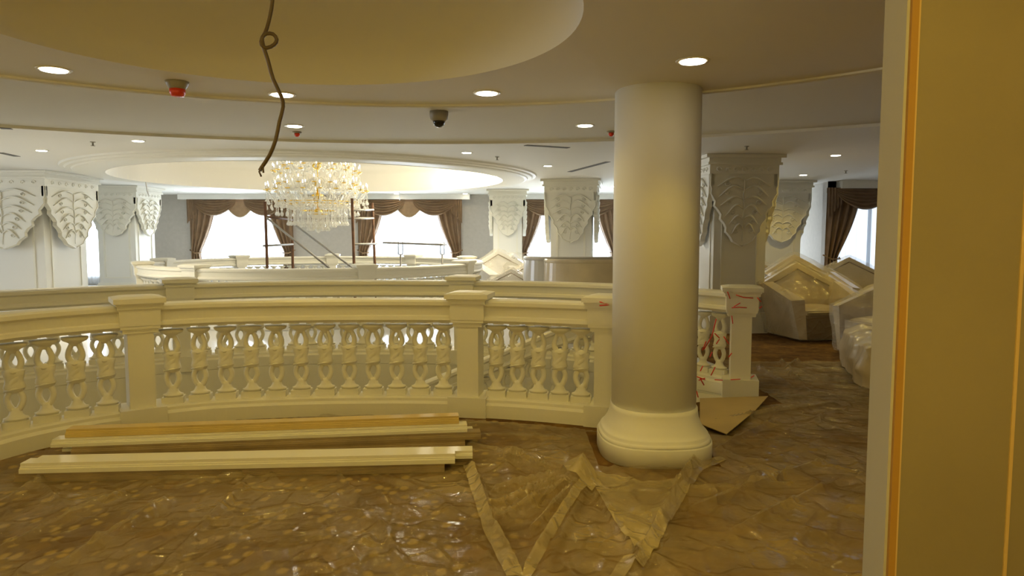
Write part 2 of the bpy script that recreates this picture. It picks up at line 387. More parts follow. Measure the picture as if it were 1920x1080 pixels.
# dropped moulded ring round the dome
c = MB(); zr = 2.765
c.sweep(circ(AC.x, AC.y, 0.001, 96), [(0, 0)]*3, closed=True) if False else None
ring = [(3.95, zr), (4.42, zr), (4.47, zr+.012), (4.49, zr+.03), (4.57, zr+.035), (4.60, zr+.06), (4.66, zr+.065), (4.68, Z3), (3.95, Z3)]
n = 144; vs = []
for r, z in ring: vs += [(AC.x+r*math.cos(2*PI*k/n), AC.y+r*math.sin(2*PI*k/n), z) for k in range(n)]
m_ = len(ring)
c.add(vs, [(i*n+k, ((i+1) % m_)*n+k, ((i+1) % m_)*n+(k+1) % n, i*n+(k+1) % n) for i in range(m_) for k in range(n)])
fixn(c.build('trim_4', stone, kind='structure'))
# shallow cornice boxes over the far windows
c = MB()
for x, y in WINS: c.box(x-1.9, x+1.9, 21.7, 22.0, 2.70, Z3)
c.box(7.7, 10.5, 16.3, 16.6, 2.68, Z3)
c.build('trim_5', plaster, kind='structure')

# ------------------------------------------------------------------ windows, daylight, curtains
def area(name, loc, rot, sx, sy, power, col):
    l = bpy.data.lights.new(name, 'AREA'); l.shape = 'RECTANGLE'; l.size = sx; l.size_y = sy; l.energy = power; l.color = col; l.spread = math.radians(125)
    o = bpy.data.objects.new(name, l); C.objects.link(o); o.location = loc; o.rotation_euler = rot; return o
def swag(b, x0, x1, z0, drop, y, n=6, ov=0.0):
    def fn(u, v):
        x = x0+(x1-x0)*u; s = math.sin(PI*u)**.75
        bot = .10+drop*s
        zz = z0-v*bot
        fold = math.sin((v*n+.15)*2*PI)*.034*s
        return (x, y-.05-.10*v*s+fold-.04*s, zz)
    b.grid(22, 36, fn)
def window_set(i, cx, y, where, light=True, power=None, col=(.80, .90, 1.0)):
    z0, z1 = ZS, ZH
    w = MB()
    for a, b_, c_, d in ((cx-HW, cx-HW+.07, z0, z1), (cx+HW-.07, cx+HW, z0, z1), (cx-HW, cx+HW, z0, z0+.07), (cx-HW, cx+HW, z1-.07, z1), (cx-.50, cx-.44, z0, z1), (cx+.44, cx+.50, z0, z1)):
        w.box(a, b_, y+.08, y+.14, c_, d)
    wf = w.build(f'window_{i}', greyst, kind='structure')
    for a, b_ in ((cx-HW+.07, cx-.50), (cx-.44, cx+.44), (cx+.50, cx+HW-.07)):
        g = MB(); g.box(a, b_, y+.105, y+.112, z0+.07, z1-.07); g.build('pane', pane, wf)
    area('daylight', (cx, y+1.15, (z0+z1)/2), (-PI/2, 0, 0), 2*HW, z1-z0, power or WIN_POWER, col)
    # sheer
    s = MB(); s.grid(200, 2, lambda u, v: (cx-HW-.05+u*(2*HW+.1), y-.06+.02*math.sin(u*150)+.012*math.sin(u*61+i), .04+v*(z1-.02)))
    tag(s.build('sheer_curtain', sheer), f'white sheer voile curtain filling the {where}', 'curtain')
    # side drapes
    for sd in (-1, 1):
        d = MB()
        def fn(u, v):
            z = 2.66-v*2.62
            if z > 1.05: k = (2.66-z)/(2.66-1.05); wdt = .30+.52*(1-k**1.6)
            else: k = min(1, (1.05-z)/.8); wdt = .30+.10*k
            x = cx+sd*(HW+.20-u*wdt)
            amp = .045
            return (x, y-.14+amp*math.sin(u*26+v*1.5)+.01*math.sin(u*60), z)
        d.grid(48, 24, fn)
        dr = d.build('drape', drape_m)
        tag(dr, f'brown tied drape {"left" if sd < 0 else "right"} of the {where}', 'curtain')
        t = MB(); t.tube([(cx+sd*(HW+.24), y-.10, 1.12), (cx+sd*(HW+.05), y-.19, 1.02), (cx+sd*(HW-.13), y-.19, 1.03), (cx+sd*(HW-.15), y-.10, 1.06)], .02, 6)
        t.build('tieback', drape2, dr)
    v = thing('valance', f'brown swagged valance over the {where}', 'curtain', (0, 0, 0))
    b = MB(); b.box(cx-HW-.2, cx+HW+.2, y-.16, y-.1, 2.58, 2.70); b.build('header', drape_m, v)
    for a, c_ in ((-HW-.05, -.12), (.12, HW+.05)):
        b = MB(); swag(b, cx+a, cx+c_, 2.70, .42, y-.17); b.build('swag', drape_m, v)
    b = MB(); b.grid(16, 8, lambda u, v_: (cx-.45+.9*u, y-.20-.03*math.sin(PI*u), 2.62-v_*(.12+.36*math.sin(PI*u)))); b.build('centre_scallop', drape2, v)
    b = MB(); b.tube([(cx-.45+.9*u/14, y-.205-.03*math.sin(PI*u/14), 2.62-(.12+.36*math.sin(PI*u/14))) for u in range(15)], .016, 6); b.build('fringe', fringe, v)
    for sd in (-1, 1):
        b = MB()
        def fn2(u, v_):
            return (cx+sd*(HW+.24-u*.34), y-.22+.025*math.sin(u*30), 2.70-v_*(.75-.35*u))
        b.grid(24, 6, fn2); b.build('side_tail', drape_m, v)
for i, (a, b_) in enumerate(LW):
    w = MB(); X = XL-.12
    for y0, y1, z0, z1 in ((a, a+.07, .28, 2.62), (b_-.07, b_, .28, 2.62), (a, b_, .28, .35), (a, b_, 2.55, 2.62), ((a+b_)/2-.03, (a+b_)/2+.03, .28, 2.62)): w.box(X, X+.06, y0, y1, z0, z1)
    wf = w.build(f'window_{i+7}', greyst, kind='structure')
    g = MB(); g.box(X+.025, X+.032, a+.07, (a+b_)/2-.03, .35, 2.55); g.build('pane', pane, wf); g = MB(); g.box(X+.025, X+.032, (a+b_)/2+.03, b_-.07, .35, 2.55); g.build('pane', pane, wf)
    area('daylight', (XL-.5, (a+b_)/2, 1.45), (0, -PI/2, 0), 2.34, b_-a, WIN_POWER*.5, (.84, .91, 1.0))
names = ['far left window between two piers', 'far window left of the chandelier', 'far window right of the chandelier', 'far window behind the thin pier', 'far window right of the round column']
for i, (x, y) in enumerate(WINS): window_set(i+1, x, y, names[i])
window_set(6, WR[0], WR[1], 'nearer window beside the brown door', power=26, col=(.50, .70, 1))

# ------------------------------------------------------------------ carved piers
def plaque(name, W_, H_, parent, M, top):
    b = MB(); k = W_/2
    half = [(1, 0), (1.0, -.16), (.96, -.20), (.98, -.27), (.90, -.33), (.84, -.38), (.86, -.44), (.74, -.50), (.66, -.56), (.68, -.62), (.56, -.68), (.50, -.74), (.51, -.80), (.38, -.86), (.30, -.93), (.14, -.97), (0, -1)]
    pl = [(x*k, z*H_) for x, z in half]+[(-x*k, z*H_) for x, z in reversed(half[:-1])]
    b.prism(pl, 0, .07, 'y', M @ Matrix.Translation((0, 0, top)))
    T = M @ Matrix.Translation((0, 0, top))
    def sp(cx, cz, r, tr, a0, sg, th):            # scroll
        pts = [T @ Vector((cx+sg*(r*(1-.75*i/26))*math.cos(a0+i*.36), -.012, cz+(r*(1-.75*i/26))*math.sin(a0+i*.36))) for i in range(27)]
        b.tube(pts, [th*.8*(1-.5*i/26) for i in range(27)], 6)
    def wd(z):                                    # half width of the plaque at depth z
        for (xa, za), (xb, zb) in zip(half, half[1:]):
            if zb <= z <= za: return xa+(xb-xa)*(za-z)/max(1e-6, za-zb)
        return 0
    b.tube([T @ Vector((.012*math.sin(t*.9), -.010, (-.08-.84*t/20)*H_)) for t in range(21)], [.018-.012*t/20 for t in range(21)], 6, sy=.8)
    for sg in (-1, 1):
        b.tube([T @ Vector((sg*x*k*.985, -.006, z*H_*.985)) for x, z in half], .012, 6)
        for q in range(6):                        # acanthus leaves sweeping out from the stem
            za = -.10-.13*q; L_ = max(.10, wd(za-.08)*.80)*k; cu = .07+.02*(q % 2)
            pts = [T @ Vector((sg*L_*t/8, -.008-.014*math.sin(PI*t/8), za*H_+cu*math.sin(PI*t/8*1.25)-.03*t/8)) for t in range(9)]
            b.tube(pts, [.008+.020*math.sin(PI*(t/8)**.8) for t in range(9)], 6, sy=.6)
            pts = [T @ Vector((sg*(L_*.62+.045*math.cos(a*.8)*(1-a/12)), -.012, za*H_-.03-.045*math.sin(a*.8)*(1-a/12))) for a in range(9)]
            b.tube(pts, [.014-.001*a for a in range(9)], 5)
    return fixn(b.build(name, stone, parent))
def pier(x, y, Wp, label, rz=0, H_=1.15, zt=Z3-.004):
    r = thing('carved_pier', label, 'pillar', (x, y, 0), rz)
    s = Wp*.39
    b = MB(); b.box(-s, s, -s, s, .005, zt-.30); b.build('shaft', plaster, r)
    b = MB(); b.box(-s-.05, s+.05, -s-.05, s+.05, .005, .30); b.box(-s-.03, s+.03, -s-.03, s+.03, .30, .34); b.build('base_block', stone, r)
    b = MB(); h = Wp/2
    for a, z0, z1 in ((h-.01, zt-.36, zt-.30), (h+.01, zt-.30, zt-.16), (h+.05, zt-.16, zt-.12), (h+.03, zt-.12, zt-.05), (h+.09, zt-.05, zt)):
        b.box(-a, a, -a, a, z0, z1)
    b.build('capital', stone, r)
    for k in range(4):
        M = Matrix.Rotation(k*PI/2, 4, 'Z') @ Matrix.Translation((0, -h, 0))
        plaque('carved_plaque', Wp*1.0, H_, r, M, zt-.30)
        b = MB(); M2 = Matrix.Rotation(k*PI/2, 4, 'Z'); q = s*.72
        for (x0, x1, z0, z1) in ((-q, -q+.04, .5, 2.3), (q-.04, q, .5, 2.3), (-q, q, .46, .50)):
            b.box(x0, x1, -s-.018, -s, z0, z1, M2)
        b.build('panel_moulding', stone, r)
        # crest frieze
        b = MB(); T = Matrix.Rotation(k*PI/2, 4, 'Z') @ Matrix.Translation((0, -h-.012, zt-.23))
        for j in range(-3, 4):
            pts = [T @ Vector((j*Wp/8+.05*math.cos(i*.7)*(1-i/12), 0, .045*math.sin(i*.7)*(1-i/12))) for i in range(10)]
            b.tube(pts, .011, 5)
        b.build('frieze_scrollwork', stone, r)
    return r
pier(-10.05, 14.6, 1.75, 'wide white carved pier at the far left edge of the hall', 0, 1.25)
pier(-10.3, 18.6, 1.25, 'white carved pier between the far left window and the grey wall', 0, 1.0)
pier(-.12, 19.9, 1.0, 'cream carved pier lit warm behind the glaring wrapped furniture', 0, 1.0)
pier(1.42, 16.4, 1.18, 'grey carved pier rising behind the curved booth, left of the round column', math.radians(-9), 1.15)
pier(3.63, 11.6, 1.10, 'shadowed carved pier directly right of the round column', math.radians(4), 1.15)
pier(6.25, 16.9, 1.35, 'pale carved pier behind the wrapped armchairs', math.radians(4), 1.15)

# ------------------------------------------------------------------ balustrades
def baluster_mesh(h=.63):
    b = MB(); Z = lambda t: t*h
    b.box(-.085, .085, -.06, .06, 0, Z(.085))
    b.lathe([(.078, Z(.085)), (.074, Z(.10)), (.082, Z(.105)), (.082, Z(.118)), (.060, Z(.13)), (.045, Z(.16)), (.038, Z(.20)), (.036, Z(.235))], 12, sy=.75)
    # two twining limbs: lower loop, twisted body, raised upper loop
    for sg in (0, PI):
        pts = []; rr = []
        N = 36
        for i in range(N+1):
            t = .20+.75*i/N
            if t < .45: u = (t-.20)/.25; s = .014+.034*math.sin(PI*u**1.15)**.8; ph = 0; r = .023
            elif t < .68: u = (t-.45)/.23; s = .034; ph = PI*u; r = .027
            elif t < .93: u = (t-.68)/.25; s = .010+.038*math.sin(PI*u**.70)**.8; ph = PI; r = .025-.006*u
            else: s = .010; ph = PI; r = .024
            pts.append((s*math.cos(ph+sg), s*.7*math.sin(ph+sg), Z(t))); rr.append(r)
        rs = [sum(rr[max(0, i-1):i+2])/len(rr[max(0, i-1):i+2]) for i in range(len(rr))]
        b.tube(pts, rs, 8)
    b.lathe([(.030, Z(.41)), (.058, Z(.44)), (.070, Z(.475)), (.064, Z(.52)), (.058, Z(.56)), (.066, Z(.62)), (.072, Z(.665)), (.058, Z(.69)), (.03, Z(.71))], 12, sy=.75)
    b.tube([(-.062, -.02, Z(.44)), (0, -.055, Z(.468)), (.062, -.02, Z(.475))], .009, 5)
    b.tube([(-.066, -.01, Z(.675)), (0, -.055, Z(.665)), (.07, -.01, Z(.68))], .010, 5)
    b.lathe([(.034, Z(.885)), (.036, Z(.91)), (.05, Z(.93)), (.084, Z(.955)), (.094, Z(.975)), (.096, Z(1.0))], 12, sy=.75)
    return b
BM = baluster_mesh()
RAIL = [(-.13, .985), (-.10, 1.0), (.10, 1.0), (.13, .985), (.13, .955), (.108, .935), (.103, .865), (.118, .855), (.125, .825), (.10, .80), (-.10, .80), (-.125, .825), (-.118, .855), (-.103, .865), (-.108, .935), (-.13, .955)]
PLINTH = [(-.15, .004), (-.15, .115), (-.12, .135), (-.12, .158), (-.10, .17), (.10, .17), (.12, .158), (.12, .135), (.15, .115), (.15, .004)]
RAIL = [(a, b+.03) for a, b in RAIL]
def newel_parts(root, P, ang):
    M = Matrix.Translation(P) @ Matrix.Rotation(ang, 4, 'Z')
    b = MB()
    b.box(-.17, .17, -.17, .17, .004, .18); b.box(-.095, .095, -.12, .12, .18, .83)
    for a, z0, z1 in ((.13, .80, .835), (.145, .835, .862), (.15, .862, 1.0), (.165, 1.0, 1.03)): b.box(-a, a, -a, a, z0, z1)
    o = b.build('newel_post', stone, root); o.matrix_basis = M
    b = MB(); b.box(-.19, .19, -.19, .19, 1.045, 1.085); b.box(-.175, .175, -.175, .175, 1.03, 1.045)
    b.add([(-.19, -.19, 1.085), (.19, -.19, 1.085), (.19, .19, 1.085), (-.19, .19, 1.085), (-.12, -.12, 1.1), (.12, -.12, 1.1), (.12, .12, 1.1), (-.12, .12, 1.1)], [(0, 1, 5, 4), (1, 2, 6, 5), (2, 3, 7, 6), (3, 0, 4, 7), (4, 5, 6, 7)])
    b.build('newel_cap', stone, o)
    return o
balproto = None
def balustrade(label, path, posts, pitch=.205, t0=0, t1=None, turn=1.0, end=None):
    global balproto
    r = thing('balustrade', label, 'balustrade', (0, 0, 0)); t1 = t1 or path.L; out = []
    b = MB(); b.sweep(path.sub(t0, t1), RAIL, closed=False); fixn(b.build('handrail', stone, r))
    b = MB(); b.sweep(path.sub(t0, t1), PLINTH, closed=False); fixn(b.build('plinth', stone, r))
    for t in posts:
        P, T = path.at(t); out.append(newel_parts(r, Vector((P.x, P.y, 0)), math.atan2(T.y, T.x) if (end is None or t != posts[-1]) else end))
    ends = [t0-.0]+list(posts)+[t1]
    for a, c_ in zip(ends, ends[1:]):
        a2_, b2_ = a+.14, c_-.14; L = b2_-a2_
        if L < .15: continue
        k = max(1, round(L/pitch))
        for j in range(k):
            P, T = path.at(a2_+L*(j+.5)/k); M = Matrix.Translation((P.x, P.y, .17)) @ Matrix.Rotation(math.atan2(T.y, T.x)*turn, 4, 'Z')
            if balproto is None:
                balproto = BM.build('baluster', stone, r); balproto.matrix_basis = M
            else: inst(balproto, r, M)
    return r, out
tA = inner.near(-3.12, 5.68); tB = inner.near(-.345, 6.12)
r1, posts1 = balustrade('nearest curved white balustrade in front of the stairwell', inner, [tA, tB, inner.L-.05], t0=2.6, turn=.5)
oA = outer.near(aty(325, 540, 8.2).x, 8.25); oB = outer.near(aty(865, 540, 8.6).x, 8.6)
r2, posts2 = balustrade('second curved white balustrade beyond the stairwell, ending at the red-taped newel', outer, [oA, oB, outer.L-.02], t0=4.2, turn=.8, end=math.radians(-14))
ringp = Path(circ(AC.x, AC.y, AR, 200), True)
pa = [math.radians(a) for a in (-112, -62, -20, 25, 62, 100, 140, 180, 212)]
rp = sorted([((a % (2*PI))*AR) for a in pa])
r3 = thing('balustrade', 'round white balustrade circling the atrium under the chandelier', 'balustrade')
b = MB(); b.sweep(circ(AC.x, AC.y, AR, 160), RAIL, closed=True); fixn(b.build('handrail', stone, r3))
b = MB(); b.sweep(circ(AC.x, AC.y, AR, 160), PLINTH, closed=True); fixn(b.build('plinth', stone, r3))
for i, t in enumerate(rp):
    P, T = ringp.at(t); newel_parts(r3, P, math.atan2(T.y, T.x))
    nx = rp[(i+1) % len(rp)]+(ringp.L if i == len(rp)-1 else 0); a2_, b2_ = t+.16, nx-.16; k = round((b2_-a2_)/.215)
    for j in range(k):
        P, T = ringp.at((a2_+(b2_-a2_)*(j+.5)/k) % ringp.L)
        inst(balproto, r3, Matrix.Translation((P.x, P.y, .17)) @ Matrix.Rotation(math.atan2(T.y, T.x), 4, 'Z'))
# red tape left on the two newels
def tape(parent, pts, r=.006):
    b = MB(); b.tube(pts, r*1.35, 4, sy=.5); b.build('red_tape', redtape, parent)
n2 = posts2[-1]; n1 = posts1[-1]
inv = n2.matrix_basis.inverted()
def tape_px(parent, pxs, Y, r=.007):
    inv = parent.matrix_basis.inverted(); tape(parent, [inv @ aty(x, y, Y) for x, y in pxs], r)
YN = n2.matrix_basis.translation.y-.22
for pts in ([(1380, 553), (1395, 558), (1412, 559)], [(1372, 577), (1386, 576), (1400, 577)], [(1376, 575), (1388, 568)], [(1420, 558), (1427, 566)], [(1424, 578), (1429, 574)],
            [(1364, 547), (1369, 560)], [(1372, 592), (1374, 607)], [(1340, 712), (1355, 713)], [(1370, 712), (1388, 711)], [(1408, 708), (1414, 704)]):
    tape_px(n2, pts, YN)
for pts in ([(1343, 598), (1335, 630), (1320, 655)], [(1324, 640), (1317, 657)], [(1340, 625), (1349, 634)], [(1357, 631), (1367, 645)], [(1343, 645), (1349, 636)], [(1335, 660), (1331, 670)],
            [(1318, 686), (1313, 696)], [(1341, 688), (1333, 704)], [(1306, 706), (1322, 712)], [(1310, 713), (1322, 709)], [(1312, 708), (1320, 722)], [(1306, 733), (1309, 745)], [(1372, 662), (1366, 670)]):
    tape_px(n2, pts, YN+.05, .008)
tape_px(n1, [(1124, 566), (1136, 569), (1149, 568)], n1.matrix_basis.translation.y-.17, .007); tape_px(n1, [(1124, 573), (1138, 572), (1149, 570)], n1.matrix_basis.translation.y-.17, .007)

# ------------------------------------------------------------------ stairs going down to the left in the stairwell
L0 = inner.L
st = thing('staircase', 'curved cream stone stair going down behind the near balustrade', 'staircase')
def along(k, off):     # a station measured back from the top of the stair, offset outward
    t = L0-k; P, T = inner.at(t) if t > 0 else inner.at(0); nrm = Vector((-T.y, T.x, 0)); return P+nrm*off
nst = 22
for k in range(nst):
    z = -.165*(k+1)
    a = k*.30-.0; bq = a+.31
    p = [along(a, .06), along(a, 1.42), along(bq, 1.42), along(bq, .06)]
    b = MB(); b.prism([(q.x, q.y) for q in p], z-.17, z); fixn(b.build('step', stonefl, st))
# landing at the head of the stair
b = MB(); tp = [along(0, .02), Vector((1.5, 7.3, 0)), Vector((2.2, 6.7, 0)), Vector((.98, 5.75, 0))]
b.prism([(p.x, p.y) for p in tp], -.17, -.002); fixn(b.build('landing', stonefl, st))
# sloping balustrade on the outer side of the flight
sb = thing('stair_balustrade', 'sloping white stair balustrade seen through the near balusters', 'balustrade')
sp_ = [along(k*.15, 1.36)+Vector((0, 0, -.165*k*.5)) for k in range(0, 40)]
b = MB(); b.sweep(sp_, [(x*.8, z) for x, z in RAIL]); fixn(b.build('handrail', stone, sb))
b = MB(); b.sweep(sp_, [(x*.8, z-.17) for x, z in PLINTH]); fixn(b.build('plinth', stone, sb))
for k in range(24):
    P = along(k*.21+.15, 1.36); Q = along(k*.21+.1, 1.36)
    inst(balproto, sb, Matrix.Translation((P.x, P.y, .12-.55*(k*.21+.15))) @ Matrix.Rotation(math.atan2(P.y-Q.y, P.x-Q.x), 4, 'Z') @ Matrix.Diagonal((1, 1, 1.12, 1)))

# ------------------------------------------------------------------ near column
col = thing('round_column', 'smooth round cream column on a moulded base in the foreground', 'pillar', (1.045, 5.06, 0))
b = MB(); b.lathe([(1, .30), (1, 2.0), (.992, Z2)], 72, p=2.25, sx=.303, sy=.325); b.build('shaft', plaster, col)
b = MB(); b.lathe([(1, .006), (1.0, .125), (.995, .135)], 72, p=3.0, sx=.40, sy=.44, smooth=True); b.build('plinth', plaster, col)
b = MB(); b.lathe([(.995, .135), (.985, .152), (.965, .160), (.955, .163), (.95, .178), (.93, .188), (.90, .196), (.87, .215), (.82, .25), (.785, .29), (.768, .33), (.765, .36)], 72, p=2.7, sx=.40, sy=.44); b.build('base_moulding', plaster, col)

# ------------------------------------------------------------------ door at the right edge, seen nearly edge on
dr = bpy.data.objects.new('door_1', None); C.objects.link(dr); dr['kind'] = 'structure'; dr.location = (0, 0, 0)
b = MB(); b.box(.667, 1.9, 1.203, 1.275, .004, 2.55); b.build('door_core', dooredge, dr)
b = MB(); b.box(.672, .684, 1.196, 1.203, .004, 2.55); b.build('edge_strip', krafte, dr)
b = MB(); b.box(.684, 1.9, 1.199, 1.203, .004, 2.55); b.build('protective_board', kraft, dr)
b = MB(); b.box(.878, .884, 1.1965, 1.199, .004, 2.55); b.build('board_joint_strip', krafts, dr)
b = MB(); b.box(.684, .687, 1.1965, 1.199, .004, 2.55); b.build('board_lip', krafts, dr)

# ------------------------------------------------------------------ mouldings stacked on the floor
def profile_bar(name, label, A, B, wd, ht, z, m, bev=.03, prof=None):
    A = Vector(A); B = Vector(B); b = MB()
    pr = prof or [(-wd/2, 0), (wd/2, 0), (wd/2, ht*.45), (wd/2-.012, ht*.5), (wd/2-.012, ht*.62), (wd/2-.02, ht*.7), (wd/2-.02, ht), (-wd/2, ht)]
    b.sweep([Vector((A.x, A.y, z)), Vector((B.x, B.y, z))], pr)
    # end bevel: slide the near ends a little
    o = fixn(b.build(name, m)); return tag(o, label, 'moulding', 'painted mouldings stacked on the floor')
g0 = atz(25, 908, 0); g1 = atz(840, 888, 0); d = (g1-g0).normalized(); nn = Vector((-d.y, d.x, 0))
def bar(s0, s1, off, wd, ht, z, m, label): return profile_bar('moulding_board', label, g0+d*s0+nn*(off), g0+d*s1+nn*(off), wd, ht, z, m)
bar(.0, 2.76, .07, .13, .055, .008, dull, 'lowest board of the front stack of mouldings on the floor')
bar(.10, 2.95, .19, .10, .055, .008, dull, 'rear bottom board of the front stack of mouldings')
bar(.05, 2.95, .17, .13, .05, .064, white, 'second cream moulding of the front stack, end sticking out at the right')
bar(.03, 2.83, .075, .13, .062, .064, white, 'bright cream moulding lying on top of the front stack')
g0 = atz(130, 868, 0); g1 = atz(868, 838, 0); d = (g1-g0).normalized(); nn = Vector((-d.y, d.x, 0))
bar(.15, 2.78, .02, .12, .05, .008, dull, 'lowest brown board of the rear stack of mouldings')
bar(.10, 2.72, .16, .14, .05, .008, dull, 'rear bottom board of the back stack of mouldings')
bar(.02, 2.90, .04, .12, .05, .060, dull, 'second brown board of the rear stack, with a squared pale end')
bar(-.08, 2.85, .13, .11, .045, .060, white, 'third moulding of the rear stack, between brown boards')
bar(-.12, 2.80, .07, .13, .05, .112, white, 'cream-edged moulding under the yellow top board of the rear stack')
bar(-.05, 2.74, .12, .12, .055, .164, raw, 'yellow-painted board lying on top of the rear stack')

# ------------------------------------------------------------------ plastic sheet on the carpet
creases = [((1090, 903), (930, 925), .05, .03), ((1090, 905), (925, 955), .045, .025), ((1090, 908), (930, 985), .045, .03), ((1090, 910), (1000, 1000), .04, .025),
           ((1098, 905), (985, 1079), .05, .022), ((1105, 910), (1020, 1079), .03, .02), ((1310, 862), (1185, 1070), .05, .03), ((1330, 858), (1450, 790), .03, .03), ((1310, 870), (1240, 960), .03, .03),
           ((310, 950), (100, 1075), .045, .022), ((230, 930), (10, 1030), .04, .02), ((470, 900), (300, 1079), .03, .02), ((480, 890), (330, 920), .03, .02), ((880, 870), (960, 1075), .045, .03),
           ((0, 860), (140, 838), .05, .03), ((870, 835), (1100, 905), .04, .03), ((880, 850), (1060, 880), .03, .02), ((900, 820), (1100, 830), .03, .015), ((620, 880), (690, 960), .025, .015),
           ((1420, 690), (1480, 730), .04, .02), ((1440, 650), (1520, 745), .04, .02), ((1330, 800), (1560, 760), .05, .02), ((1300, 960), (1540, 870), .04, .02), ((1240, 930), (1500, 910), .03, .02), ((1110, 915), (1205, 1060), .035, .02), ((1480, 690), (1560, 640), .05, .02), ((1380, 1000), (1590, 900), .03, .02), ((700, 960), (760, 1079), .025, .014), ((0, 950), (90, 900), .03, .02)]
CR = [(atz(*a, 0), atz(*b_, 0), h, w_) for a, b_, h, w_ in creases]
GP = atz(1090, 905, 0)
def film_z(x, y):
    p = Vector((x, y, 0)); z = .014+.010*noise.noise(Vector((x*2.2, y*2.2, 3)))+.008*noise.noise(Vector((x*7, y*7, 8)))
    r = noise.noise(Vector((x*1.3+5, y*1.6, 1))); z += .020*max(0, 1-abs(r)*12)
    r = noise.noise(Vector((x*3.1+1, y*2.6, 6))); z += .010*max(0, 1-abs(r)*9)
    for ci, (A, B, h, w_) in enumerate(CR):
        if ci < 4: h *= 1.5
        ab = B-A; t = min(1, max(0, (p-A).dot(ab)/ab.length_squared)); dd = (p-A-ab*t).length
        w_ = max(.021, w_*.75)
        if dd < w_*4: z += h*1.25*math.exp(-(dd/w_)**2)*(.55+.45*math.sin(PI*min(1, t+.1)))
    g = (p-GP).length
    if g < .35: z += .03*math.exp(-(g/.10)**2)+.012*abs(math.sin(math.atan2(y-GP.y, x-GP.x)*9))*math.exp(-(g/.25)**2)
    return max(z, .006)
def in_void(x, y):
    t = inner.near(x, y); P, T = inner.at(t); n_ = Vector((-T.y, T.x, 0)); s_ = (Vector((x, y, 0))-P).dot(n_)
    return s_ > -.19-(.07 if x > -.5 or x < -2.9 else 0) and x < 1.0
step = .021; b = MB(); idx = {}; vs = []; fs = []
NX = int((4.4+3.75)/step); NY = int((8.6-1.9)/step)
def vert(i, j):
    if (i, j) not in idx:
        x = -3.75+i*step; y = 1.9+j*step; idx[(i, j)] = len(vs)
        vs.append((x, y, film_z(x, y)))
    return idx[(i, j)]
for j in range(NY):
    y = 1.9+j*step
    for i in range(NX):
        x = -3.75+i*step
        if abs(x) > y*.80+.25: continue
        if y > 4.4 and x < 1.0 and in_void(x+step, y+step): continue
        if x >= 1.0 and y > 5.9+(x-1.0)*.35 and x < 2.55 : continue
        if abs(x-1.01) < .42 and abs(y-5.07) < .43: continue
        fs.append((vert(i, j), vert(i+1, j), vert(i+1, j+1), vert(i, j+1)))
b.add(vs, fs, True)
tag(b.build('plastic_sheet', film), 'clear crumpled plastic sheet spread over the carpet in the foreground', 'plastic sheet')
def fold(label, pxs, zz=.045, nz=.02):
    P = [atz(x, y, .03) for x, y in pxs]
    bm = bmesh.new(); vv = [bm.verts.new((p.x, p.y, 0)) for p in P]; bm.faces.new(vv)
    bmesh.ops.triangulate(bm, faces=bm.faces)
    for _ in range(5): bmesh.ops.subdivide_edges(bm, edges=[e for e in bm.edges if e.calc_length() > .05], cuts=1, use_grid_fill=False)
    bmesh.ops.triangulate(bm, faces=bm.faces)
    for v in bm.verts: v.co.z = film_z(v.co.x, v.co.y)+.012+nz*abs(noise.noise(Vector((v.co.x*8, v.co.y*8, 2))))
    bmesh.ops.recalc_face_normals(bm, faces=bm.faces)
    me = bpy.data.meshes.new('plastic_fold'); bm.to_mesh(me); bm.free(); me.materials.append(film2)
    for p in me.polygons: p.use_smooth = True
    o = bpy.data.objects.new('plastic_fold', me); C.objects.link(o); return tag(o, label, 'plastic sheet')
fold('pale triangular flap of doubled plastic in front of the round column', [(1112, 915), (1140, 960), (1165, 1000), (1205, 1052), (1232, 1030), (1262, 960), (1300, 885), (1240, 900), (1170, 905)])
fold('long thin pale strip of plastic running down from the knot', [(1095, 905), (1062, 945), (1010, 1020), (975, 1085), (995, 1085), (1028, 1025), (1072, 955), (1104, 915)])
fold('pale twisted band of plastic from the column base to the flap tip', [(1350, 855), (1300, 872), (1278, 910), (1230, 985), (1190, 1060), (1206, 1066), (1250, 990), (1295, 915), (1318, 880), (1362, 862)])
fold('crumpled strip of plastic beside the ends of the moulding boards', [(868, 872), (890, 940), (905, 990), (920, 1020), (950, 1085), (985, 1085), (955, 1020), (925, 985), (905, 930), (890, 880)])
fold('bunched plastic knot at the left of the column foot', [(1060, 878), (1048, 895), (1080, 912), (1110, 922), (1165, 912), (1190, 897), (1150, 893), (1105, 880), (1090, 862)])
fold('torn pale tail of plastic at the lower edge below the flap', [(1170, 1040), (1140, 1085), (1165, 1085), (1200, 1050)])
# cardboard sheet
pts = [(1312, 800), (1312, 752), (1440, 748), (1415, 776), (1362, 820)]
b = MB(); P = [atz(x, y, .03) for x, y in pts]; b.prism([(p.x, p.y) for p in P], .052, .058); fixn(b.build('cardboard_sheet', card, label='flat cardboard sheet on the floor in front of the red-taped newel', category='cardboard'))

